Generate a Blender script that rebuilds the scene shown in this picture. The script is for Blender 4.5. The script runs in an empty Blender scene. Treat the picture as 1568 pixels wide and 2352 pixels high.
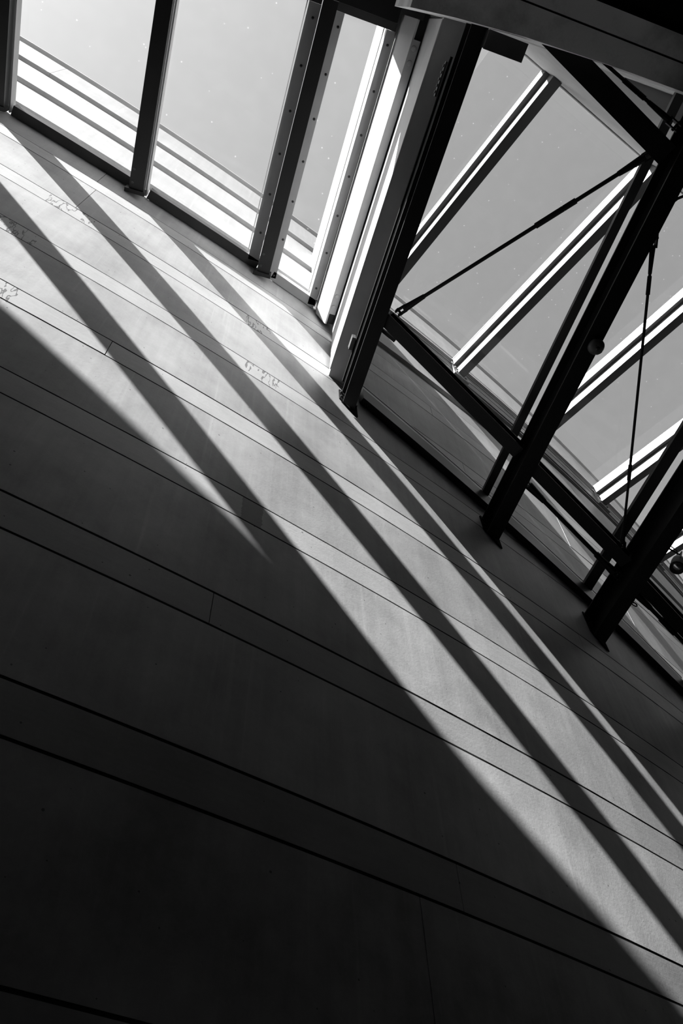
import bpy, math, random
from mathutils import Vector, Matrix
random.seed(7)
scn = bpy.context.scene
col = scn.collection
# ------------------------------------------------------------------ camera, sky, sun, exposure
EYE = 1.6                                   # eye height above the floor
cam_d = bpy.data.cameras.new('camera'); cam = bpy.data.objects.new('camera', cam_d); col.objects.link(cam)
cam_d.sensor_fit = 'VERTICAL'; cam_d.sensor_height = 36.0; cam_d.lens = 1739.72 / 2352 * 36.0
cam_d.clip_start = 0.05; cam_d.clip_end = 300
RX = Vector((0.826, -0.563, -0.033)); RY = Vector((0.452, 0.695, -0.559)); RZ = Vector((0.337, 0.447, 0.829))
RZ.normalize(); RX = (RX - RZ * RX.dot(RZ)).normalized(); RY = RZ.cross(RX)
m3 = Matrix((RX, -RY, -RZ)).transposed()
cam.matrix_world = Matrix.Translation((0, 0, EYE)) @ m3.to_4x4()
scn.camera = cam
scn.view_settings.view_transform = 'Standard'; scn.view_settings.look = 'None'
scn.view_settings.exposure = 0.0; scn.view_settings.gamma = 1.0
scn.view_settings.use_curve_mapping = False
SUN = Vector((4.89, 1.0, -4.5))             # direction the sunlight travels
w = bpy.data.worlds.new('sky'); scn.world = w; w.use_nodes = True
nt = w.node_tree; nt.nodes.clear()
wo = nt.nodes.new('ShaderNodeOutputWorld'); bg = nt.nodes.new('ShaderNodeBackground')
sk = nt.nodes.new('ShaderNodeTexSky'); sk.sky_type = 'NISHITA'; sk.sun_disc = False
sk.sun_elevation = math.asin(4.5 / SUN.length); sk.sun_rotation = math.atan2(-SUN.x, -SUN.y)
sk.dust_density = 2.0; sk.ozone_density = 1.0
bw = nt.nodes.new('ShaderNodeRGBToBW')
nt.links.new(sk.outputs[0], bw.inputs[0]); nt.links.new(bw.outputs[0], bg.inputs[0]); nt.links.new(bg.outputs[0], wo.inputs[0])
bg.inputs[1].default_value = 0.44
sl = bpy.data.lights.new('sun', 'SUN'); sl.energy = 42.0; sl.angle = 0.0093
so = bpy.data.objects.new('sun', sl); col.objects.link(so)
so.rotation_euler = SUN.to_track_quat('-Z', 'Y').to_euler(); so.location = (-12, -4, 20)

# ------------------------------------------------------------------ frames of reference
PHI = math.radians(17.0); CP, SP = math.cos(PHI), math.sin(PHI)
D, R = 2.40443, 43.536                      # nearest distance to the concrete wall, its plan radius
def uv(u, v, z): return Vector((u * CP + v * SP, -u * SP + v * CP, z + EYE))
def xy(x, y, z): return Vector((x, y, z + EYE))
def wp(s, off, z):                          # along the curved wall; off > 0 comes into the room
    t = s / R; r = R + off
    return Vector((r * math.sin(t), D + R - r * math.cos(t), z + EYE))
def wall_y(x): return D + R - math.sqrt(R * R - x * x)
def v_wall(u):
    v = 2.5
    for _ in range(30):
        x = u * CP + v * SP
        v = (wall_y(x) + u * SP) / CP
    return v
def u_of_s(s):
    p = wp(s, 0, 0); return p.x * CP - p.y * SP
def zB(u): return 7.356 - 0.315 * u         # plane of the sloping inner glazing
def zS(u): return 6.25 - 0.40 * (u - 1.17)  # underside plane of the steel beams

# ------------------------------------------------------------------ mesh helpers
class MB:
    def __init__(s): s.v = []; s.f = []
    def quadbox(s, lo, hi):                 # lo, hi: four points each, same winding
        b = len(s.v); s.v += [tuple(p) for p in lo] + [tuple(p) for p in hi]
        s.f += [(b+3, b+2, b+1, b), (b+4, b+5, b+6, b+7)]
        for i in range(4):
            j = (i + 1) % 4; s.f.append((b+i, b+j, b+4+j, b+4+i))
        return s
    def uvbox(s, u0, u1, v0, v1, z0, z1):
        return s.quadbox([uv(u0,v0,z0), uv(u1,v0,z0), uv(u1,v1,z0), uv(u0,v1,z0)],
                         [uv(u0,v0,z1), uv(u1,v0,z1), uv(u1,v1,z1), uv(u0,v1,z1)])
    def box(s, x0, x1, y0, y1, z0, z1):
        return s.quadbox([xy(x0,y0,z0), xy(x1,y0,z0), xy(x1,y1,z0), xy(x0,y1,z0)],
                         [xy(x0,y0,z1), xy(x1,y0,z1), xy(x1,y1,z1), xy(x0,y1,z1)])
    def bar(s, p, q, wd, ht, side):         # p, q: axis ends; side: vector for the width
        a = (q - p).normalized(); sd = (side - a * side.dot(a)).normalized(); up = sd.cross(a)
        if up.z < 0: up = -up
        c = [sd*wd/2 - up*ht/2, -sd*wd/2 - up*ht/2, -sd*wd/2 + up*ht/2, sd*wd/2 + up*ht/2]
        return s.quadbox([p + k for k in c], [q + k for k in c])
    def tube(s, p, q, r, n=10, r2=None):
        a = (q - p).normalized(); h = Vector((0,0,1)) if abs(a.z) < .9 else Vector((1,0,0))
        e = a.cross(h).normalized(); g = a.cross(e); b = len(s.v); r2 = r if r2 is None else r2
        for c, rr in ((p, r), (q, r2)):
            for i in range(n):
                t = 2 * math.pi * i / n; s.v.append(tuple(c + (e*math.cos(t) + g*math.sin(t)) * rr))
        for i in range(n):
            j = (i + 1) % n; s.f.append((b+i, b+j, b+n+j, b+n+i))
        s.f.append(tuple(b+n-1-i for i in range(n))); s.f.append(tuple(b+n+i for i in range(n)))
        return s
    def lathe(s, c, a, prof, n=20):         # prof: (radius, distance along a)
        a = a.normalized(); h = Vector((0,0,1)) if abs(a.z) < .9 else Vector((1,0,0))
        e = a.cross(h).normalized(); g = a.cross(e); b = len(s.v)
        for rr, t in prof:
            for i in range(n):
                k = 2 * math.pi * i / n; s.v.append(tuple(c + a*t + (e*math.cos(k) + g*math.sin(k)) * max(rr, 1e-4)))
        for m in range(len(prof) - 1):
            for i in range(n):
                j = (i + 1) % n; s.f.append((b+m*n+i, b+m*n+j, b+(m+1)*n+j, b+(m+1)*n+i))
        s.f.append(tuple(b+n-1-i for i in range(n))); s.f.append(tuple(b+(len(prof)-1)*n+i for i in range(n)))
        return s
    def path(s, pts, r, n=8):
        for a, b in zip(pts[:-1], pts[1:]): s.tube(a, b, r, n)
        return s
    def prism(s, pts, z0, z1):
        b = len(s.v); n = len(pts)
        s.v += [(p[0], p[1], z0 + EYE) for p in pts] + [(p[0], p[1], z1 + EYE) for p in pts]
        s.f += [tuple(b+n-1-i for i in range(n)), tuple(b+n+i for i in range(n))]
        for i in range(n):
            j = (i + 1) % n; s.f.append((b+i, b+j, b+n+j, b+n+i))
        return s
    def arc(s, s0, s1, o0, o1, zf0, zf1, n):   # block that follows the wall; zf: height as a function of s
        b = len(s.v)
        for i in range(n + 1):
            t = s0 + (s1 - s0) * i / n
            s.v += [tuple(wp(t, o1, zf0(t))), tuple(wp(t, o0, zf0(t))), tuple(wp(t, o0, zf1(t))), tuple(wp(t, o1, zf1(t)))]
        for i in range(n):
            c = b + i * 4
            for k in range(4):
                j = (k + 1) % 4; s.f.append((c+k, c+j, c+4+j, c+4+k))
        s.f += [(b+3, b+2, b+1, b), (b+n*4, b+n*4+1, b+n*4+2, b+n*4+3)]
        return s
    def build(s, name, mt, parent=None, bevel=0.0):
        me = bpy.data.meshes.new(name); me.from_pydata(s.v, [], s.f); me.materials.append(mt)
        import bmesh
        b = bmesh.new(); b.from_mesh(me); bmesh.ops.recalc_face_normals(b, faces=b.faces); b.to_mesh(me); b.free()
        o = bpy.data.objects.new(name, me); col.objects.link(o)
        if parent is not None: o.parent = parent
        if bevel:
            md = o.modifiers.new('bevel', 'BEVEL'); md.width = bevel; md.segments = 2; md.limit_method = 'ANGLE'
        return o
def tag(o, label, cat, group=None):
    o['label'] = label; o['category'] = cat
    if group: o['group'] = group
    return o
def root(name, loc=None):
    o = bpy.data.objects.new(name, None); o.empty_display_size = .1; col.objects.link(o); return o
def struct(o): o['kind'] = 'structure'; return o
def smooth(o):
    for p in o.data.polygons: p.use_smooth = True
    return o

# ------------------------------------------------------------------ materials (a black and white world)
def newmat(name):
    m = bpy.data.materials.new(name); m.use_nodes = True
    n = m.node_tree; n.nodes.clear(); out = n.nodes.new('ShaderNodeOutputMaterial'); return m, n, out
def g(v): return (v, v, v, 1)
def plain(name, v, rough=.5, metal=0.0, spec=.5, var=.15, scale=6):
    m, n, out = newmat(name); p = n.nodes.new('ShaderNodeBsdfPrincipled')
    tc = n.nodes.new('ShaderNodeTexCoord'); ns = n.nodes.new('ShaderNodeTexNoise'); ns.inputs['Scale'].default_value = scale; ns.inputs['Detail'].default_value = 5
    rp = n.nodes.new('ShaderNodeValToRGB'); rp.color_ramp.elements[0].position = .3; rp.color_ramp.elements[1].position = .7
    rp.color_ramp.elements[0].color = g(v * (1 - var)); rp.color_ramp.elements[1].color = g(v * (1 + var))
    n.links.new(tc.outputs['Object'], ns.inputs['Vector']); n.links.new(ns.outputs[0], rp.inputs[0]); n.links.new(rp.outputs[0], p.inputs['Base Color'])
    p.inputs['Roughness'].default_value = rough; p.inputs['Metallic'].default_value = metal; p.inputs['Specular IOR Level'].default_value = spec
    n.links.new(p.outputs[0], out.inputs[0]); return m
# wall coordinates of the damp marks: (x along the wall, height, radius)
STAINS = [(-0.98, 6.93, .16), (-0.78, 6.90, .10), (-1.28, 5.93, .17), (-1.05, 5.90, .16), (-0.85, 4.93, .16),
          (0.97, 6.94, .14), (1.06, 5.93, .16), (1.16, 6.0, .10), (0.0, 6.1, .05)]
def concrete(name, v, grain, var=.16, stain=False, pits=True):
    """grain 'v' = faint vertical runs, 'h' = board grain along the wall"""
    m, n, out = newmat(name); L = n.links
    def nd(t, **k):
        x = n.nodes.new(t)
        for a, b in k.items(): setattr(x, a, b)
        return x
    def mth(op, a, b=None):
        x = nd('ShaderNodeMath', operation=op)
        for i, q in enumerate((a, b)):
            if q is None: continue
            if isinstance(q, (int, float)): x.inputs[i].default_value = q
            else: L.new(q, x.inputs[i])
        return x.outputs[0]
    tc = nd('ShaderNodeTexCoord'); oi = nd('ShaderNodeObjectInfo')
    def noise(sc, scale, det=6, rough=.6, seed=0):
        mp = nd('ShaderNodeMapping'); mp.inputs['Scale'].default_value = sc; mp.inputs['Location'].default_value = (seed, seed * .7, 0)
        L.new(tc.outputs['Object'], mp.inputs['Vector']); x = nd('ShaderNodeTexNoise')
        x.inputs['Scale'].default_value = scale; x.inputs['Detail'].default_value = det; x.inputs['Roughness'].default_value = rough
        L.new(mp.outputs[0], x.inputs['Vector']); return x.outputs[0]
    cloud = noise((1, 1, 1), 1.6, 8, .62)
    run = noise((1, 1, .06), 14, 5, .6, 3) if grain == 'v' else noise((.05, .05, 1), 42, 4, .6, 5)
    fine = noise((1, 1, 1), 60, 4, .6, 9)
    lime = mth('MAXIMUM', mth('SUBTRACT', noise((1, 1, .03), 22, 3, .5, 21), .62), 0.0)   # pale lime runs
    patch = noise((.6, .6, 1.2), 4.5, 7, .7, 31)
    k = mth('ADD', mth('MULTIPLY', mth('SUBTRACT', cloud, .5), 2.2 * var / .16), mth('MULTIPLY', mth('SUBTRACT', run, .5), .75 if grain == 'v' else .45))
    k = mth('ADD', k, mth('MULTIPLY', mth('SUBTRACT', fine, .5), .35))
    k = mth('ADD', k, mth('MULTIPLY', mth('SUBTRACT', patch, .5), .55))
    if grain == 'v': k = mth('ADD', k, mth('MULTIPLY', lime, 2.4))
    k = mth('ADD', mth('MULTIPLY', k, .46), 1.0)
    k = mth('ADD', k, mth('MULTIPLY', mth('SUBTRACT', oi.outputs['Random'], .5), .09))
    if pits:
        vo = nd('ShaderNodeTexVoronoi'); vo.inputs['Scale'].default_value = 11; L.new(tc.outputs['Object'], vo.inputs['Vector'])
        pit = mth('LESS_THAN', vo.outputs['Distance'], mth('MULTIPLY', mth('SUBTRACT', patch, .30), .22))
        k = mth('MULTIPLY', k, mth('SUBTRACT', 1.0, mth('MULTIPLY', pit, .6)))
    if stain:
        sep = nd('ShaderNodeSeparateXYZ'); L.new(tc.outputs['Object'], sep.inputs[0])
        tot = None
        for (sx, sz, sr) in STAINS:
            dx = mth('MULTIPLY', mth('SUBTRACT', sep.outputs[0], sx), 1.0); dz = mth('SUBTRACT', sep.outputs[2], sz + EYE)
            r2 = mth('ADD', mth('MULTIPLY', dx, dx), mth('MULTIPLY', mth('MULTIPLY', dz, dz), .35))
            mk = mth('LESS_THAN', mth('ADD', mth('SQRT', r2), mth('MULTIPLY', mth('SUBTRACT', cloud, .5), .12)), sr)
            tot = mk if tot is None else mth('MAXIMUM', tot, mk)
        wv = noise((3.2, 3.2, .8), 3.0, 3, .55, 13)
        ln = mth('PINGPONG', mth('MULTIPLY', wv, 7.0), .5)
        ln = mth('LESS_THAN', ln, .10)
        k = mth('MULTIPLY', k, mth('SUBTRACT', 1.0, mth('MULTIPLY', mth('MULTIPLY', tot, ln), .65)))
        wx = mth('ABSOLUTE', mth('SUBTRACT', mth('ADD', sep.outputs[0], mth('MULTIPLY', mth('SUBTRACT', fine, .5), .05)), 1.13))
        wet = mth('MULTIPLY', mth('LESS_THAN', wx, .075), mth('LESS_THAN', mth('ABSOLUTE', mth('SUBTRACT', sep.outputs[2], 3.92 + EYE)), .13))
        k = mth('MULTIPLY', k, mth('SUBTRACT', 1.0, mth('MULTIPLY', wet, .42)))   # a damp patch
    cl = mth('MULTIPLY', k, v); cb = nd('ShaderNodeCombineColor')
    for i in range(3): L.new(cl, cb.inputs[i])
    p = nd('ShaderNodeBsdfPrincipled'); L.new(cb.outputs[0], p.inputs['Base Color'])
    p.inputs['Roughness'].default_value = .55; p.inputs['Specular IOR Level'].default_value = .3
    bp = nd('ShaderNodeBump'); bp.inputs['Strength'].default_value = .12; bp.inputs['Distance'].default_value = .004
    L.new(mth('ADD', fine, mth('MULTIPLY', run, .6)), bp.inputs['Height']); L.new(bp.outputs[0], p.inputs['Normal'])
    L.new(p.outputs[0], out.inputs[0]); return m
def glass(name, t, dust):
    m, n, out = newmat(name); L = n.links
    tr = n.nodes.new('ShaderNodeBsdfTransparent'); tr.inputs[0].default_value = g(t)
    gl = n.nodes.new('ShaderNodeBsdfGlossy'); gl.inputs['Roughness'].default_value = .01; gl.inputs[0].default_value = g(.9)
    fr = n.nodes.new('ShaderNodeFresnel'); fr.inputs[0].default_value = 1.45
    ge = n.nodes.new('ShaderNodeNewGeometry'); fm = n.nodes.new('ShaderNodeMath'); fm.operation = 'MULTIPLY'
    iv = n.nodes.new('ShaderNodeMath'); iv.operation = 'SUBTRACT'; iv.inputs[0].default_value = 1.0; L.new(ge.outputs['Backfacing'], iv.inputs[1])
    L.new(fr.outputs[0], fm.inputs[0]); L.new(iv.outputs[0], fm.inputs[1])   # one reflecting face per pane
    mx = n.nodes.new('ShaderNodeMixShader'); L.new(fm.outputs[0], mx.inputs[0]); L.new(tr.outputs[0], mx.inputs[1]); L.new(gl.outputs[0], mx.inputs[2])
    tl = n.nodes.new('ShaderNodeBsdfTranslucent'); tl.inputs[0].default_value = g(.8)
    tc = n.nodes.new('ShaderNodeTexCoord'); ns = n.nodes.new('ShaderNodeTexNoise'); ns.inputs['Scale'].default_value = 5; ns.inputs['Detail'].default_value = 9; ns.inputs['Roughness'].default_value = .75
    L.new(tc.outputs['Object'], ns.inputs['Vector'])
    rp = n.nodes.new('ShaderNodeValToRGB'); rp.color_ramp.elements[0].position = .45; rp.color_ramp.elements[1].position = .85
    rp.color_ramp.elements[0].color = g(dust * .3); rp.color_ramp.elements[1].color = g(dust)
    L.new(ns.outputs[0], rp.inputs[0])
    vo = n.nodes.new('ShaderNodeTexVoronoi'); vo.inputs['Scale'].default_value = 7; L.new(tc.outputs['Object'], vo.inputs['Vector'])
    sp_ = n.nodes.new('ShaderNodeMapRange'); sp_.inputs[1].default_value = .03; sp_.inputs[2].default_value = .07; sp_.inputs[3].default_value = .05; sp_.inputs[4].default_value = 0.0
    L.new(vo.outputs['Distance'], sp_.inputs[0])
    ad = n.nodes.new('ShaderNodeMath'); ad.operation = 'ADD'; L.new(rp.outputs[0], ad.inputs[0]); L.new(sp_.outputs[0], ad.inputs[1])
    m2 = n.nodes.new('ShaderNodeMixShader'); L.new(ad.outputs[0], m2.inputs[0]); L.new(mx.outputs[0], m2.inputs[1]); L.new(tl.outputs[0], m2.inputs[2])
    L.new(m2.outputs[0], out.inputs[0]); return m
M_PANEL = concrete('concrete_panel', .335, 'v')
M_PANEL_BASE = concrete('shaded_base_panel', .24, 'v', .34)  # base courses: concrete blotches, plus darkening painted in for fading light
M_PANEL_LOW = concrete('lit_low_panel', .365, 'v', .2)  # paler panel copy; the added brightness stands in for stronger sun
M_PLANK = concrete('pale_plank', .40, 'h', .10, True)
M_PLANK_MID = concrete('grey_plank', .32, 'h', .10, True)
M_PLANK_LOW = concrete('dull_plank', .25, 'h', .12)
M_PANEL_OUT = concrete('parapet_concrete', .28, 'v', .08)  # parapet panels, a little darker than the indoor ones
M_PLANK_OUT = concrete('shaded_plank', .15, 'h', .10)  # dark tone paints in the shade of the recessed parapet strips
M_SOFFIT = concrete('bulkhead_concrete', .88, 'h', .45, pits=False)
M_JOINT = plain('joint_black', .015, .9, spec=.1)
M_BLACK = plain('black_paint', .006, .45, spec=.35, var=.3)
M_STEEL = plain('black_steel', .007, .5, spec=.25, var=.3)
M_DARK = plain('dark_grey_frame', .045, .4, spec=.4)
M_MULL = plain('dark_mullion', .010, .4, spec=.4)
M_GREY = plain('grey_frame', .36, .4, spec=.4, var=.06)
M_LIGHT = plain('pale_grey_paint', .42, .45, spec=.4, var=.06)
M_WHITE = plain('white_paint', .50, .5, spec=.4, var=.04)
M_PALEWALL = plain('pale_wall', .72, .7, spec=.2, var=.05)
M_PALE = plain('upstand_paint', .30, .5, spec=.3, var=.05)
M_BLACKMATT = plain('black_wall_plate', .006, .9, spec=.05)
M_RAFTER = plain('rafter_paint', .13, .45, spec=.4, var=.06)
M_LEDGER = plain('ledger_steel', .17, .5, spec=.4, var=.15)
M_CEIL = plain('black_ceiling', .012, .8, spec=.2)
M_FLOOR = plain('dark_floor', .012, .7)
M_ROOM = plain('dark_room_wall', .008, .8)
M_ROOFING = plain('roof_membrane', .35, .9)
M_SENSOR = plain('sensor_plastic', .07, .45)
M_CHROME = plain('lamp_reflector', .9, .22, 1.0, var=.02)
M_BULB, _n, _o = newmat('lit_bulb'); _e = _n.nodes.new('ShaderNodeEmission'); _e.inputs[0].default_value = g(1.0); _e.inputs[1].default_value = 4.0; _n.links.new(_e.outputs[0], _o.inputs[0])
M_SCREW = plain('screw_head', .06, .35, .8)
M_GLASS_A = glass('glass_low', .90, .006)
M_GLASS_B = glass('glass_inner', .92, .004)
M_GLASS_C = glass('glass_high', .91, .004)

# ------------------------------------------------------------------ the curved concrete wall: panels and planks
S0, S1 = -9.0, 13.5
wall = struct(MB().arc(S0, S1, -.55, -.16, lambda s: -EYE, lambda s: 12.0, 46).build('wall_front', M_JOINT))
def course(z0, z1, name, mt, joints, off, tilt=0.0, gap=.007):
    js = [S0] + sorted(joints) + [S1]
    for a, b in zip(js[:-1], js[1:]):
        if b - a < .1: continue
        n = max(2, int((b - a) / .45)); mb = MB(); ga = .0022
        jit = random.uniform(-.0012, .0012)
        i0 = len(mb.v)
        for i in range(n + 1):
            t = a + ga + (b - a - 2 * ga) * i / n
            mb.v += [tuple(wp(t, off + jit + tilt, z0 + gap/2)), tuple(wp(t, -.16, z0 + gap/2)), tuple(wp(t, -.16, z1 - gap/2)), tuple(wp(t, off + jit, z1 - gap/2))]
        for i in range(n):
            c = i * 4
            for k in range(4):
                j = (k + 1) % 4; mb.f.append((c+k, c+j, c+4+j, c+4+k))
        mb.f += [(3, 2, 1, 0), (n*4, n*4+1, n*4+2, n*4+3)]
        mb.build(name, mt, wall)
for k in range(-3, 13):
    zs = 1.8003 + (k - 2)                   # underside of the plank of this metre
    if zs < -EYE - .3: continue
    z0, z1 = zs, zs + .2423
    out = z0 > 8.4
    base = {2: [2.425], 3: [.965], 4: [-2.4, 5.9], 5: [-.076], 6: [-3.1, 5.2], 7: [-4.1, 3.6], 8: [-4.0, 3.3]}.get(k, [-2.6 + .37 * (k % 3), 5.6 - .41 * (k % 4)])
    jn = sorted(set([round(x, 3) for x in base] + [min(base) - 4.6, max(base) + 4.7, max(base) + 9.0]))
    jn = [j for j in jn if S0 + .5 < j < S1 - .5]
    gp = .016 if k in (1, 2, 3) else .013
    if out: course(z0, z1, 'plank', M_PLANK_OUT, jn, -.045, 0.0, .004)
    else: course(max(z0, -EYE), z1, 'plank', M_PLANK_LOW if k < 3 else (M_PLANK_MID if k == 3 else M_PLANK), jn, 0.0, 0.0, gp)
    if not out:
        for zz in ((z0,) if z0 > -EYE else ()) + (z1,):
            MB().arc(S0, S1, -.05, -.0012, lambda s: zz - gp/2 - .0008, lambda s: zz + gp/2 + .0008, 46).build('joint_seal', M_JOINT, wall)
    p0, p1 = z1, zs + 1.0
    base = {1: [2.16], 7: [-.89, 5.4], 8: [-.94, 4.9]}.get(k, [-3.3 + .5 * (k % 3), 6.2 + .4 * (k % 2)])
    jn = sorted(set([min(base) - 4.2] + base + [max(base) + 4.6])); jn = [j for j in jn if S0 + .5 < j < S1 - .5]
    if k == 8:                              # the panel course that runs out through the roof is cut at roof level
        course(p0, 8.52, 'panel', M_PANEL, jn, 0.0); course(8.52, p1, 'panel', M_PANEL_OUT, jn, 0.0, 0.0, .004)
    elif k == 12: pass
    else:
        if p0 > 11.9: continue
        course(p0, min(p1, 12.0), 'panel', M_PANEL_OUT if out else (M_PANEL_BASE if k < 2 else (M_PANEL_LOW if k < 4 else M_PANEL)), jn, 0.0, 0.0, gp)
MB().arc(S0, S1, -.6, .012, lambda s: 12.003, lambda s: 12.035, 40).build('coping', M_GREY, wall)

# ------------------------------------------------------------------ room shell
V_CURB = -.072
ceil_pts = [uv(-9.5, V_CURB, 0), uv(.80, V_CURB, 0)]
pa = uv(.80, V_CURB, 0); t = (-1.02 - pa.y) / CP      # walk back along the beam direction to y = -1.02
pb = Vector((pa.x + t * SP, -1.02, 0)); ceil_pts += [pb, Vector((13.6, -1.02, 0)), Vector((13.6, -6.0, 0)), Vector((-8.6, -6.0, 0))]
struct(MB().prism([(p.x, p.y) for p in ceil_pts], 8.30, 8.80).build('ceiling', M_CEIL))
vl = v_wall(-6.3)
cap = MB().prism([(p.x, p.y) for p in (uv(-9.5, V_CURB + .002, 0), uv(-6.2, V_CURB + .002, 0), uv(-6.2, v_wall(-6.2) - .02, 0), Vector((-8.6, wall_y(-8.6) - .02, 0)))], 8.32, 8.80)
struct(cap.build('roof', M_CEIL))
struct(MB().box(-8.9, 14.2, -6.3, 6.0, -EYE - .2, -EYE).build('floor', M_FLOOR))
struct(MB().box(-8.9, 14.2, -6.3, -6.0, -EYE, 8.80).build('wall_back', M_ROOM))
struct(MB().box(-8.9, -8.6, -6.0, wall_y(-8.6) - .01, -EYE, 8.80).build('wall_left', M_ROOM))
struct(MB().box(13.6, 13.9, -6.0, 5.2, -EYE, 12.0).build('wall_right', M_ROOM))

# ------------------------------------------------------------------ low skylight (left): mullions, frames, panes
ML = [(-5.55, -5.40), (-4.13, -3.985), (-2.735, -2.59), (-1.345, -1.199), (.097, .2365)]
lab = ['dark steel skylight mullion, the far one of two beyond the left edge of the view',
       'dark steel skylight mullion just beyond the left edge of the view',
       'dark steel skylight mullion cut by the left edge of the picture',
       'dark steel skylight mullion standing between the two large bright panes',
       'dark steel skylight mullion with pale screwed frames on both sides']
for (u0, u1), lb in zip(ML, lab):
    r = root('skylight_mullion'); vw = min(v_wall(u0), v_wall(u1))
    tag(r, lb, 'mullion')
    um = (u0 + u1) / 2
    MB().uvbox(u0, u1, V_CURB + .004, vw - .012, 8.30, 8.318).build('bottom_flange', M_MULL, r)
    MB().uvbox(u0 + .012, u1 - .012, V_CURB + .004, vw - .012, 8.318, 8.59).build('web_box', M_MULL, r)
    MB().uvbox(u0 - .035, u1 + .02, vw - .05, vw - .011, 8.265, 8.40).build('foot_plate', M_MULL, r)
    for v in (vw - .11, vw - .24):
        for u in (u0 + .03,):
            MB().tube(uv(u, v, 8.300), uv(u, v, 8.293), .014, 8).build('bolt', M_SCREW, r)
def bar_wall(u0, u1, z0, z1, d0, d1, name, mt, parent, taper=0.0):
    a = wp_for_u(u0); b = wp_for_u(u1)
    return MB().arc(a, b, d0, d1, lambda s: z0, lambda s: z1, 6).build(name, mt, parent)
def wp_for_u(u):
    v = v_wall(u); x = u * CP + v * SP; return math.asin(x / R) * R
# window openings between mullions: (u0, u1, frame widths)
OPEN = [(-6.2, -5.55, 1), (-5.40, -4.13, 1), (-3.985, -2.735, 1), (-2.59, -1.345, 2), (-1.199, .097, 3), (.2365, .822, 4)]
for i, (u0, u1, k) in enumerate(OPEN):
    wn = struct(root('window_%d' % (i + 1)))
    sa, sb = wp_for_u(u0) + .02, wp_for_u(u1) - .02
    vw0, vw1 = v_wall(u0), v_wall(u1)
    # head frame by the curb and foot frame along the wall
    MB().uvbox(u0 + .004, u1 - .004, V_CURB + .0005, V_CURB + .07, 8.44, 8.60).build('frame_head', M_DARK, wn)
    mt = M_GREY if i == 5 else M_DARK
    MB().arc(sa, sb, .006, .105, lambda s: 8.45, lambda s: 8.55, 5).build('frame_sill', mt, wn)
    MB().arc(sa, sb, .03, .085, lambda s: 8.552, lambda s: 8.60, 5).build('glazing_bead', M_LIGHT, wn)
    lw = .055 if i == 5 else .016; rw = .12 if i == 4 else (.085 if i == 5 else .016)
    if i == 5: lw = .083
    left = MB().uvbox(u0 + .002, u0 + lw, V_CURB + .0705, vw0 - .02, 8.45, 8.60).build('frame_side', M_GREY, wn)
    right = MB().uvbox(u1 - rw, u1 - .002, V_CURB + .0705, vw1 - (.10 if i != 5 else .05), 8.45, 8.60).build('frame_side', M_GREY, wn)
    for fr, uu, ok in ((left, u0 + lw - .028, i == 5), (right, u1 - rw * .45, i in (4, 5))):
        if ok:
            for q in range(7):
                v = .12 + q * .405
                MB().lathe(uv(uu, v, 8.4515), Vector((0, 0, -1)), [(.013, 0), (.013, .004), (.006, .006), (.005, .002)], 10).build('screw', M_SCREW, fr)
    c = [uv(u0 + lw - .01, V_CURB + .05, 0), uv(u1 - rw + .01, V_CURB + .05, 0), uv(u1 - rw + .01, v_wall(u1) - .04, 0), uv(u0 + lw - .01, v_wall(u0) - .04, 0)]
    MB().prism([(p.x, p.y) for p in c], 8.602, 8.626).build('pane', M_GLASS_A, wn)
    MB().uvbox(u1 - rw - .022, u1 - rw - .012, V_CURB + .0705, vw1 - .13, 8.585, 8.600).build('glazing_bead', M_LIGHT, wn)

# ------------------------------------------------------------------ step between the two roof levels
step = struct(root('trim_1'))
vend = v_wall(.9)
MB().uvbox(.800, .822, -.86, vend - .03, 8.63, 9.90).build('upstand_board', M_PALE, step)
MB().uvbox(.800, .822, -.86, vend - .03, 9.93, 10.62).build('upstand_board', M_PALE, step)
def longi(prof, v0, v1, name, mt, par):     # closed (u, z) profile swept along the beam direction
    b = MB(); n = len(prof)
    b.v = [tuple(uv(u, v0, z)) for u, z in prof] + [tuple(uv(u, v1, z)) for u, z in prof]
    b.f = [tuple(range(n)), tuple(range(2*n-1, n-1, -1))]
    for i in range(n): b.f.append((i, (i+1) % n, n + (i+1) % n, n + i))
    return b.build(name, mt, par)
V0 = -.19
longi([(.846, 8.33), (.948, 8.085), (.965, 8.085), (.965, 8.598), (.846, 8.598)], -.155, vend - .035, 'sloping_board', M_WHITE, step)
longi([(.967, 8.12), (1.040, 8.12), (1.040, 8.598), (.967, 8.598)], -.155, vend - .035, 'filler_board', M_BLACK, step)
plate = MB().uvbox(.948, 1.028, .0, vend - .16, 8.076, 8.0845).build('flat_plate', M_GREY, step)
for v in (.07, .19, vend - .24, vend - .36):
    MB().lathe(uv(.988, v, 8.076), Vector((0, 0, -1)), [(.026, 0), (.024, .006), (.012, .009)], 14).build('rivet', M_GREY, plate)
MB().uvbox(.823, 1.22, -.80, vend + .05, 8.602, 8.628).build('lid_board', M_GREY, step)
longi([(.980, 6.86), (.988, 6.86), (1.053, 8.118), (1.045, 8.118)], V0, vend - .035, 'face_board', M_WHITE, step)
longi([(.9895, 6.862), (1.215, 6.862), (1.215, 6.99), (.996, 6.99)], -.30, vend + .09, 'soffit_board', M_GREY, step)
longi([(1.19, 6.64), (1.197, 6.64), (1.197, 6.861), (1.19, 6.861)], V0, v_wall(1.19) + .03, 'sun_block_strip', M_BLACK, step)  # added strip that stops sun passing between soffit and first beam
longi([(1.058, 6.992), (1.074, 6.992), (1.074, 8.598), (1.058, 8.598)], -.80, vend + .02, 'back_board', M_GREY, step)

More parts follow.
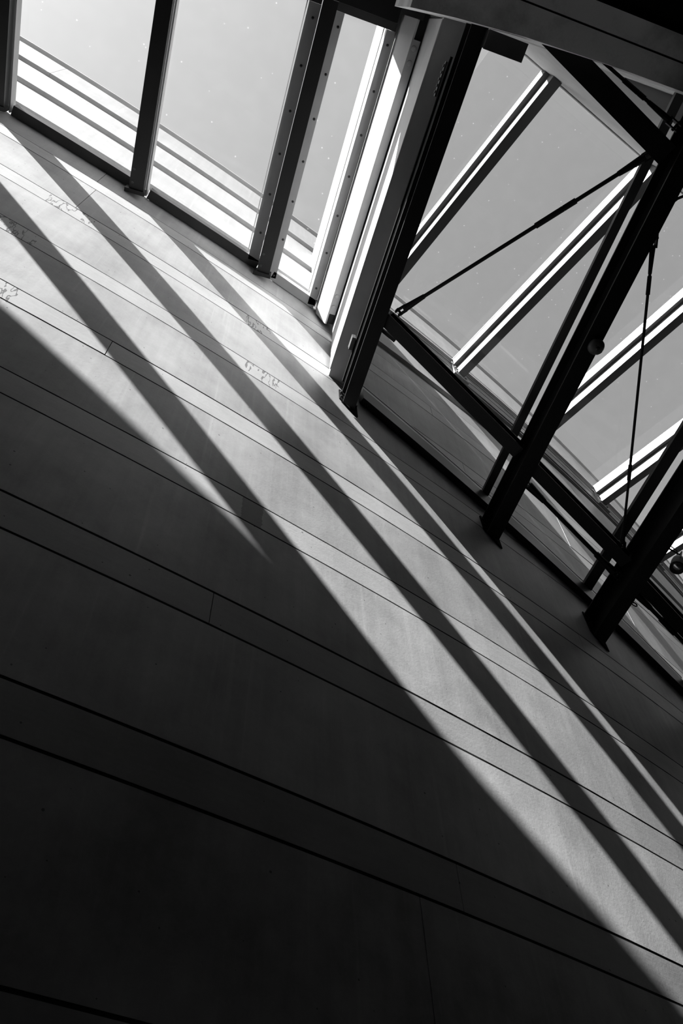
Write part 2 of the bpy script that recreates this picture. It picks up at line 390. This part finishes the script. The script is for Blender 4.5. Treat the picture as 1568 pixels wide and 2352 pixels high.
# ------------------------------------------------------------------ steel beams of the sloping roof
def bulk_v(u): return .02 - .11 * u * .9     # where the bulkhead stands along the beam direction
BEAMS = [(1.126, 1.254, 6.40, .235, 'black steel roof beam nearest the pale skylight frames, first from the left'),
         (2.70, 2.843, 5.72, .25, 'black steel roof beam carrying the round sensor, second from the left'),
         (3.91, 4.066, 5.20, .31, 'black steel roof beam with the small ring hanging under it'),
         (5.30, 5.46, 4.72, .31, 'black steel roof beam cut by the right edge near the glazing corner')]
for u0, u1, z, h, lb in BEAMS:
    r = root('steel_beam'); tag(r, lb, 'beam', None)
    vw = v_wall(u0) - .03; va = -.26 if u0 < 2 else -1.25
    tf = .014; um = (u0 + u1) / 2
    ea, eb = v_wall(u0) - .022, v_wall(u1) - .022     # ends cut to the wall
    for nm, za, zb in (('bottom_flange', z, z + tf), ('top_flange', z + h - tf, z + h)):
        lo = [uv(u0, va, za), uv(u1, va, za), uv(u1, eb, za), uv(u0, ea, za)]
        MB().quadbox(lo, [p + Vector((0, 0, zb - za)) for p in lo]).build(nm, M_STEEL, r)
    MB().uvbox(um - .006, um + .006, va, v_wall(um) - .022, z + tf, z + h - tf).build('web', M_STEEL, r)
    # wall plate with a skewed foot
    s = math.asin((um * CP + v_wall(um) * SP) / R) * R
    MB().arc(s - .105, s + .10, .004, .016, lambda t: z + .02 - .75 * (t - s + .05), lambda t: z + h + .02, 3).build('wall_plate', M_BLACKMATT, r)
    for ds in (-.085, .085):
        for dz in (h * .5, h - .03):
            MB().tube(wp(s + ds, .016, z + dz), wp(s + ds, .03, z + dz), .014, 6).build('bolt', M_STEEL, r)
r = root('angle_rail'); tag(r, 'slim dark angle rail running between pale soffit and black steel beam', 'rail')
MB().uvbox(1.075, 1.092, .02, v_wall(1.08) - .16, 6.50, 6.53).build('rail', M_BLACKMATT, r)
MB().uvbox(1.04, 1.073, 2.30, 2.42, 6.52, 6.60).build('clip', M_DARK, r)

# ------------------------------------------------------------------ purlins, tie rods
def bm_pt(i, v, f=.5):
    u0, u1, z, h, _ = BEAMS[i]; return uv((u0 + u1) / 2, v, z + h * f)
def purlin(p, q, wd, ht, lb):
    r = root('purlin'); tag(r, lb, 'purlin'); side = Vector((SP, CP, 0))
    a = (q - p).normalized(); sd = (side - a * side.dot(a)).normalized(); upv = sd.cross(a)
    if upv.z < 0: upv = -upv
    t = .012
    MB().bar(p - upv * (ht/2 - t/2), q - upv * (ht/2 - t/2), wd, t, side).build('bottom_flange', M_STEEL, r)
    MB().bar(p + upv * (ht/2 - t/2), q + upv * (ht/2 - t/2), wd, t, side).build('top_flange', M_STEEL, r)
    MB().bar(p, q, .010, ht - 2*t, side).build('web', M_STEEL, r)
    for e, sg in ((p, 1), (q, -1)):
        MB().bar(e + a*sg*.004, e + a*sg*.016, wd, ht, side).build('end_plate', M_STEEL, r)
    return r
def tie(p, q, lb, rad=.014, sleeves=(.5,), sl=.10):
    r = root('tie_rod'); tag(r, lb, 'rod'); a = (q - p).normalized(); ln = (q - p).length
    MB().tube(p + a*.10, q - a*.10, rad, 10).build('rod', M_STEEL, r)
    for t in sleeves:
        c = p + a * ln * t
        MB().tube(c - a*sl, c + a*sl*.38, rad * 1.45, 10).tube(c + a*sl*.40, c + a*sl*1.0, rad * 1.45, 10).build('turnbuckle', M_STEEL, r)
    for e, sg in ((p, 1), (q, -1)):
        MB().tube(e + a*sg*.05, e + a*sg*.26, rad * 2.0, 10, rad * 1.25).build('socket', M_STEEL, r)
        sd = a.cross(Vector((0, 0, 1))).normalized()
        for k in (-1, 1): MB().bar(e - a*sg*.03 + sd*k*.022, e + a*sg*.07 + sd*k*.022, .010, .05, sd).build('fork', M_STEEL, r)
        MB().tube(e + sd*.036, e - sd*.036, .011, 8).build('pin', M_STEEL, r)
    return r
def zc(i, u):                                # height of the steel layer's middle line between beams i and i+1
    a, b = BEAMS[i], BEAMS[i + 1]; ua = (a[0] + a[1]) / 2; ub = (b[0] + b[1]) / 2
    za = a[2] + a[3] / 2; zb = b[2] + b[3] / 2
    return za + (zb - za) * (u - ua) / (ub - ua)
def sp(i, u, v): return uv(u, v, zc(i, u))
pn = purlin(sp(0, 1.262, 2.03), sp(0, 2.693, 2.66), .12, .11, 'black steel purlin spanning first and second roof beams near the wall')
purlin(sp(1, 2.850, 2.735), sp(1, 3.903, 3.215), .12, .11, 'black steel purlin spanning second and third roof beams near the wall')
purlin(sp(2, 4.073, 3.335), sp(2, 5.293, 3.945), .12, .11, 'black steel purlin to the right of the third roof beam')
purlin(sp(0, 1.62, -.335), sp(0, 2.693, .125), .15, .13, 'thick black purlin at the top right beside the pale upper wall')
tie(sp(0, 1.352, 1.935), sp(0, 2.60, .14), 'slanting black tie rod crossing the first sloping glass bay', .0165, (.66,), .17)
tie(sp(1, 3.815, 3.12), sp(1, 2.865, .66), 'nearly upright black tie rod crossing the second sloping glass bay', .0115, (.28, .87), .07)
MB().bar(sp(0, 1.262, 2.145), sp(0, 1.40, 2.19), .03, .03, Vector((SP, CP, 0))).build('cleat', M_STEEL, pn)
tie(sp(1, 2.848, 2.910), sp(1, 3.905, 3.392), 'thin black rod running just below the second near purlin', .020, (.85,))
tie(sp(2, 4.072, 3.46), sp(2, 5.295, 4.045), 'thin black rod with a sleeve, running below the third near purlin', .020, (.36,))
tie(sp(0, 1.80, -.36), sp(0, 2.66, -.06), 'short black rod in the dark triangle above the thick purlin', .012, (.6,))

# ------------------------------------------------------------------ sloping inner glazing
BARS = [1.33, 2.839, 4.157, 5.55, 6.95, 8.35]
BARW = [.07, .07, .10, .07, .07, .07]
def vB(u): return -.95 - .0 * u
for i in range(5):
    wn = struct(root('window_%d' % (7 + i)))
    u0, u1 = BARS[i], BARS[i + 1]
    b = MB()
    for (uu, wd) in ((u1, BARW[i + 1]),):
        lo = [uv(uu - wd/2, -1.0 - uu*.1, zB(uu - wd/2)), uv(uu + wd/2, -1.0 - uu*.1, zB(uu + wd/2)), uv(uu + wd/2, v_wall(uu + wd/2) - .02, zB(uu + wd/2)), uv(uu - wd/2, v_wall(uu - wd/2) - .02, zB(uu - wd/2))]
        b.quadbox(lo, [p + Vector((0, 0, .04)) for p in lo])
    b.build('glazing_bar', M_DARK, wn)
    sa, sb = wp_for_u(u0) + .03, wp_for_u(u1) - .03
    MB().arc(sa, sb, .008, .05, lambda s: zB(u_of_s(s)) - .03, lambda s: zB(u_of_s(s)) + .125, 5).build('frame_sill', M_GREY, wn)
    MB().arc(sa, sb, .05, .056, lambda s: zB(u_of_s(s)) + .108, lambda s: zB(u_of_s(s)) + .125, 5).build('glazing_bead', M_LIGHT, wn)
    MB().arc(sa - .03, sb + .03, .008, .075, lambda s: zB(u_of_s(s)) - .26, lambda s: zB(u_of_s(s)) - .034, 5).build('channel', M_BLACK, wn)
    for s in (sa + .06, sb - .10):
        MB().tube(wp(s, .05, zB(u_of_s(s)) + .03), wp(s, .053, zB(u_of_s(s)) + .03), .009, 8).build('screw', M_SCREW, wn)
    e = .01
    lo = [uv(u0 + e, -1.0 - u0*.1, zB(u0) + .045), uv(u1 - e, -1.0 - u1*.1, zB(u1) + .045), uv(u1 - e, v_wall(u1) - .065, zB(u1) + .045), uv(u0 + e, v_wall(u0) - .065, zB(u0) + .045)]
    MB().quadbox(lo, [p + Vector((0, 0, .016)) for p in lo]).build('pane', M_GLASS_B, wn)

# ------------------------------------------------------------------ high skylight over the sloping glazing
SR = [2.50, 4.15, 5.86, 7.58, 9.30]
Y_IN = -1.0
struct(MB().box(pb.x - .02, 13.6, -1.18, Y_IN - .02, 7.16, 8.29).build('wall_inner', M_LIGHT))
struct(MB().box(pb.x - .02, 13.6, -1.18, Y_IN, 8.81, 10.62).build('wall_upper', M_PALEWALL))
def rad_box(mb, s0, s1, y0, z0, z1):        # box running square to the wall from near it to the inner edge y0
    def pt(s, y):
        t = s / R; e = (D + R) - y; return (math.tan(t) * e, y)
    lo = []
    for s, far in ((s0, 0), (s1, 0), (s1, 1), (s0, 1)):
        if far: p = wp(s, .05, z0); lo.append(p)
        else:
            x, y = pt(s, y0); lo.append(xy(x, y, z0))
    return mb.quadbox(lo, [Vector((p.x, p.y, z1 + EYE)) for p in lo])
rl = ['first high skylight rafter beside the roof step, white lit side', 'second high skylight rafter, crossed by the round sensor beam at its lower end',
      'third high skylight rafter, passing behind the round sensor', 'fourth high skylight rafter, crossed by the near vertical tie rod',
      'fifth high skylight rafter, glimpsed above the spotlight at the right edge']
for s, lb in zip(SR, rl):
    r = root('skylight_rafter'); tag(r, lb, 'rafter')
    rad_box(MB(), s, s + .185, Y_IN + .006, 10.43, 10.62).build('upper_box', M_RAFTER, r)
    rad_box(MB(), s + .06, s + .185, Y_IN + .006, 10.23, 10.429).build('lower_fin', M_RAFTER, r)
    rad_box(MB(), s - .003, s - .0003, Y_IN + .006, 10.578, 10.588).build('gasket', M_BLACK, r)
    MB().arc(s - .03, s + .26, .018, .048, lambda t: 10.12, lambda t: 10.425, 2).build('end_plate', M_LEDGER, r)
    for ds, dz in ((.02, 10.20), (.2, 10.20), (.02, 10.36)):
        MB().tube(wp(s + ds, .048, dz), wp(s + ds, .066, dz), .018, 6).build('bolt', M_LEDGER, r)
ed = [wp_for_u(1.03) + .02] + SR + [13.0]
for i in range(len(SR) + 1):
    wn = struct(root('window_%d' % (12 + i)))
    a = ed[i] + (.185 if i else 0); b = ed[i + 1]
    if b - a < .1: continue
    rad_box(MB(), a - (.02 if i else -.05), b + .02, Y_IN + .01, 10.623, 10.647).build('pane', M_GLASS_C, wn)
    MB().arc(a + .004, b - .004, .02, .07, lambda s: 10.56, lambda s: 10.60, 4).build('glazing_bead', M_LIGHT, wn)
    def pt(s, y): return math.tan(s / R) * (D + R - y)
    MB().quadbox([xy(pt(a + .01, -.995), -.995, 10.50), xy(pt(b - .01, -.995), -.995, 10.50), xy(pt(b - .01, -.984), -.984, 10.50), xy(pt(a + .01, -.984), -.984, 10.50)],
                 [xy(pt(a + .01, -.995), -.995, 10.60), xy(pt(b - .01, -.995), -.995, 10.60), xy(pt(b - .01, -.984), -.984, 10.60), xy(pt(a + .01, -.984), -.984, 10.60)]).build('frame_head', M_WHITE, wn)
led = struct(MB().arc(wp_for_u(1.05) + .05, 13.4, .004, .017, lambda s: 10.10, lambda s: 10.56, 24).build('trim_2', M_LEDGER))
MB().arc(wp_for_u(1.05) + .05, 13.4, .018, .03, lambda s: 10.52, lambda s: 10.555, 24).build('top_lip', M_LIGHT, led)
MB().arc(wp_for_u(1.05) + .05, 13.4, .018, .024, lambda s: 10.315, lambda s: 10.33, 24).build('seam', M_GREY, led)

# ------------------------------------------------------------------ bulkhead beam above the viewer
bulk = struct(root('trim_3'))
F = [(.63, -.163), (.94, -.198), (1.44, -.236), (2.07, -.259), (2.70, -.268), (9.5, -.32)]
def strip(f, b, z0, z1, name, mt):
    p = [uv(u, v, 0) for u, v in f] + [uv(u, v, 0) for u, v in reversed(b)]
    return MB().prism([(q.x, q.y) for q in p], z0, z1).build(name, mt, bulk)
strip(F, [(u, -.415) for u, v in F], 6.0, 7.15, 'front_board', M_SOFFIT)
strip([(u, -.4155) for u, v in F], [(u, -.4275) for u, v in F], 6.03, 7.15, 'groove', M_BLACK)
strip([(u, -.428) for u, v in F], [(u, -.565) for u, v in F], 6.0, 7.15, 'rear_board', M_SOFFIT)
strip([(u, -.5655) for u, v in F], [(u, -2.4) for u, v in F], 6.04, 7.15, 'dark_lining', M_CEIL)

# ------------------------------------------------------------------ fittings
r = root('motion_sensor'); tag(r, 'round grey motion sensor hanging under the second steel beam', 'sensor')
c = uv(2.795, 1.525, 5.715)
MB().box(c.x - .05, c.x + .05, c.y - .05, c.y + .05, c.z - EYE - .012, c.z - EYE + .002).build('mounting_plate', M_BLACK, r)
dm = smooth(MB().lathe(c + Vector((0, 0, -.012)), Vector((0, 0, -1)), [(.058, 0), (.066, .012), (.066, .030), (.060, .044), (.046, .056), (.026, .063), (.001, .066)], 28).build('dome', M_SENSOR, r))
MB().lathe(c + Vector((0, 0, -.072)), Vector((0, 0, -1)), [(.020, 0), (.018, .006), (.010, .010), (.001, .012)], 16).build('lens', M_SCREW, dm)
for k in (-1, 1): MB().lathe(c + Vector((.026*k, .012*k, -.066)), Vector((0, 0, -1)), [(.006, 0), (.005, .008)], 10).build('eye', M_BLACK, dm)
MB().path([c + Vector((math.cos(t) * .055, math.sin(t) * .055, -.064 + .0)) for t in [i * .3 for i in range(4)]], .003, 6).build('ridge', M_SENSOR, dm)
r = root('spotlight'); tag(r, 'black cylindrical spotlight with shiny reflector at the right edge', 'spotlight')
c = uv(4.235, 3.00, 5.22); ax = Vector((-.42, .22, -.88)).normalized()
bd = smooth(MB().lathe(c, ax, [(.030, -.045), (.052, -.035), (.058, 0), (.062, .085), (.062, .11), (.057, .11), (.056, .09)], 24).build('body', M_BLACK, r))
rf = smooth(MB().lathe(c, ax, [(.056, .105), (.050, .085), (.034, .062), (.012, .050)], 24).build('reflector', M_CHROME, bd))
MB().lathe(c, ax, [(.016, .052), (.016, .070), (.008, .076)], 12).build('bulb', M_BULB, bd)
sd = ax.cross(Vector((0, 0, 1))).normalized()
tp = c - ax * .13
for k in (-1, 1):
    MB().path([c + sd*k*.066 + ax*.02, c + sd*k*.066 - ax*.08, tp], .006, 6).build('yoke_arm', M_BLACK, r)
MB().path([tp, tp + Vector((-.05, .02, .05)), uv(4.07, 2.96, 5.45)], .008, 6).build('stem', M_BLACK, r)
MB().path([c - ax*.04, c - ax*.09 + sd*.05, tp + sd*.06, tp + Vector((0, 0, .06)), uv(4.075, 2.93, 5.47)], .005, 6).build('cable', M_BLACK, r)
r = root('hook'); tag(r, 'small black ring hanging under the third steel beam', 'hook')
c = uv(4.05, 3.50, 5.150)
MB().path([c + (Vector((CP, -SP, 0)) * math.cos(t) + Vector((0, 0, 1)) * math.sin(t)) * .026 for t in [i * math.pi / 8 for i in range(17)]], .006, 6).build('ring', M_BLACK, r)
MB().tube(c + Vector((0, 0, .024)), c + Vector((0, 0, .0495)), .008, 8).build('shank', M_BLACK, r)
r = root('cable'); tag(r, 'black cable looping off the second steel beam towards the right edge', 'cable')
P = [(2.845, .52, 5.85), (2.86, .44, 5.845), (2.90, .36, 5.83), (2.96, .30, 5.81), (3.05, .22, 5.70), (3.20, .16, 5.62), (3.9, .10, 5.25)]
MB().path([uv(*p) for p in P], .011, 8).build('sheath', M_BLACK, r)
MB().tube(uv(2.843, .60, 5.852), uv(2.846, .50, 5.850), .019, 8).build('gland', M_BLACK, r)
r = root('lamp_housing'); tag(r, 'black box lamp housing under the concrete bulkhead beside the first steel beam', 'lamp')
MB().uvbox(1.232, 1.515, -.212, -.098, 6.215, 6.36).build('case', M_BLACK, r)
MB().uvbox(1.225, 1.522, -.213, -.092, 6.205, 6.214).build('bezel', M_DARK, r)
r = root('bracket'); tag(r, 'small dark slotted bracket on the shadowed soffit near the bulkhead', 'bracket')
MB().uvbox(1.055, 1.071, .06, .30, 6.52, 6.56).build('body', M_DARK, r)
for k in range(5): MB().uvbox(1.046, 1.054, .08 + k*.045, .10 + k*.045, 6.53, 6.55).build('slot', M_SENSOR, r)
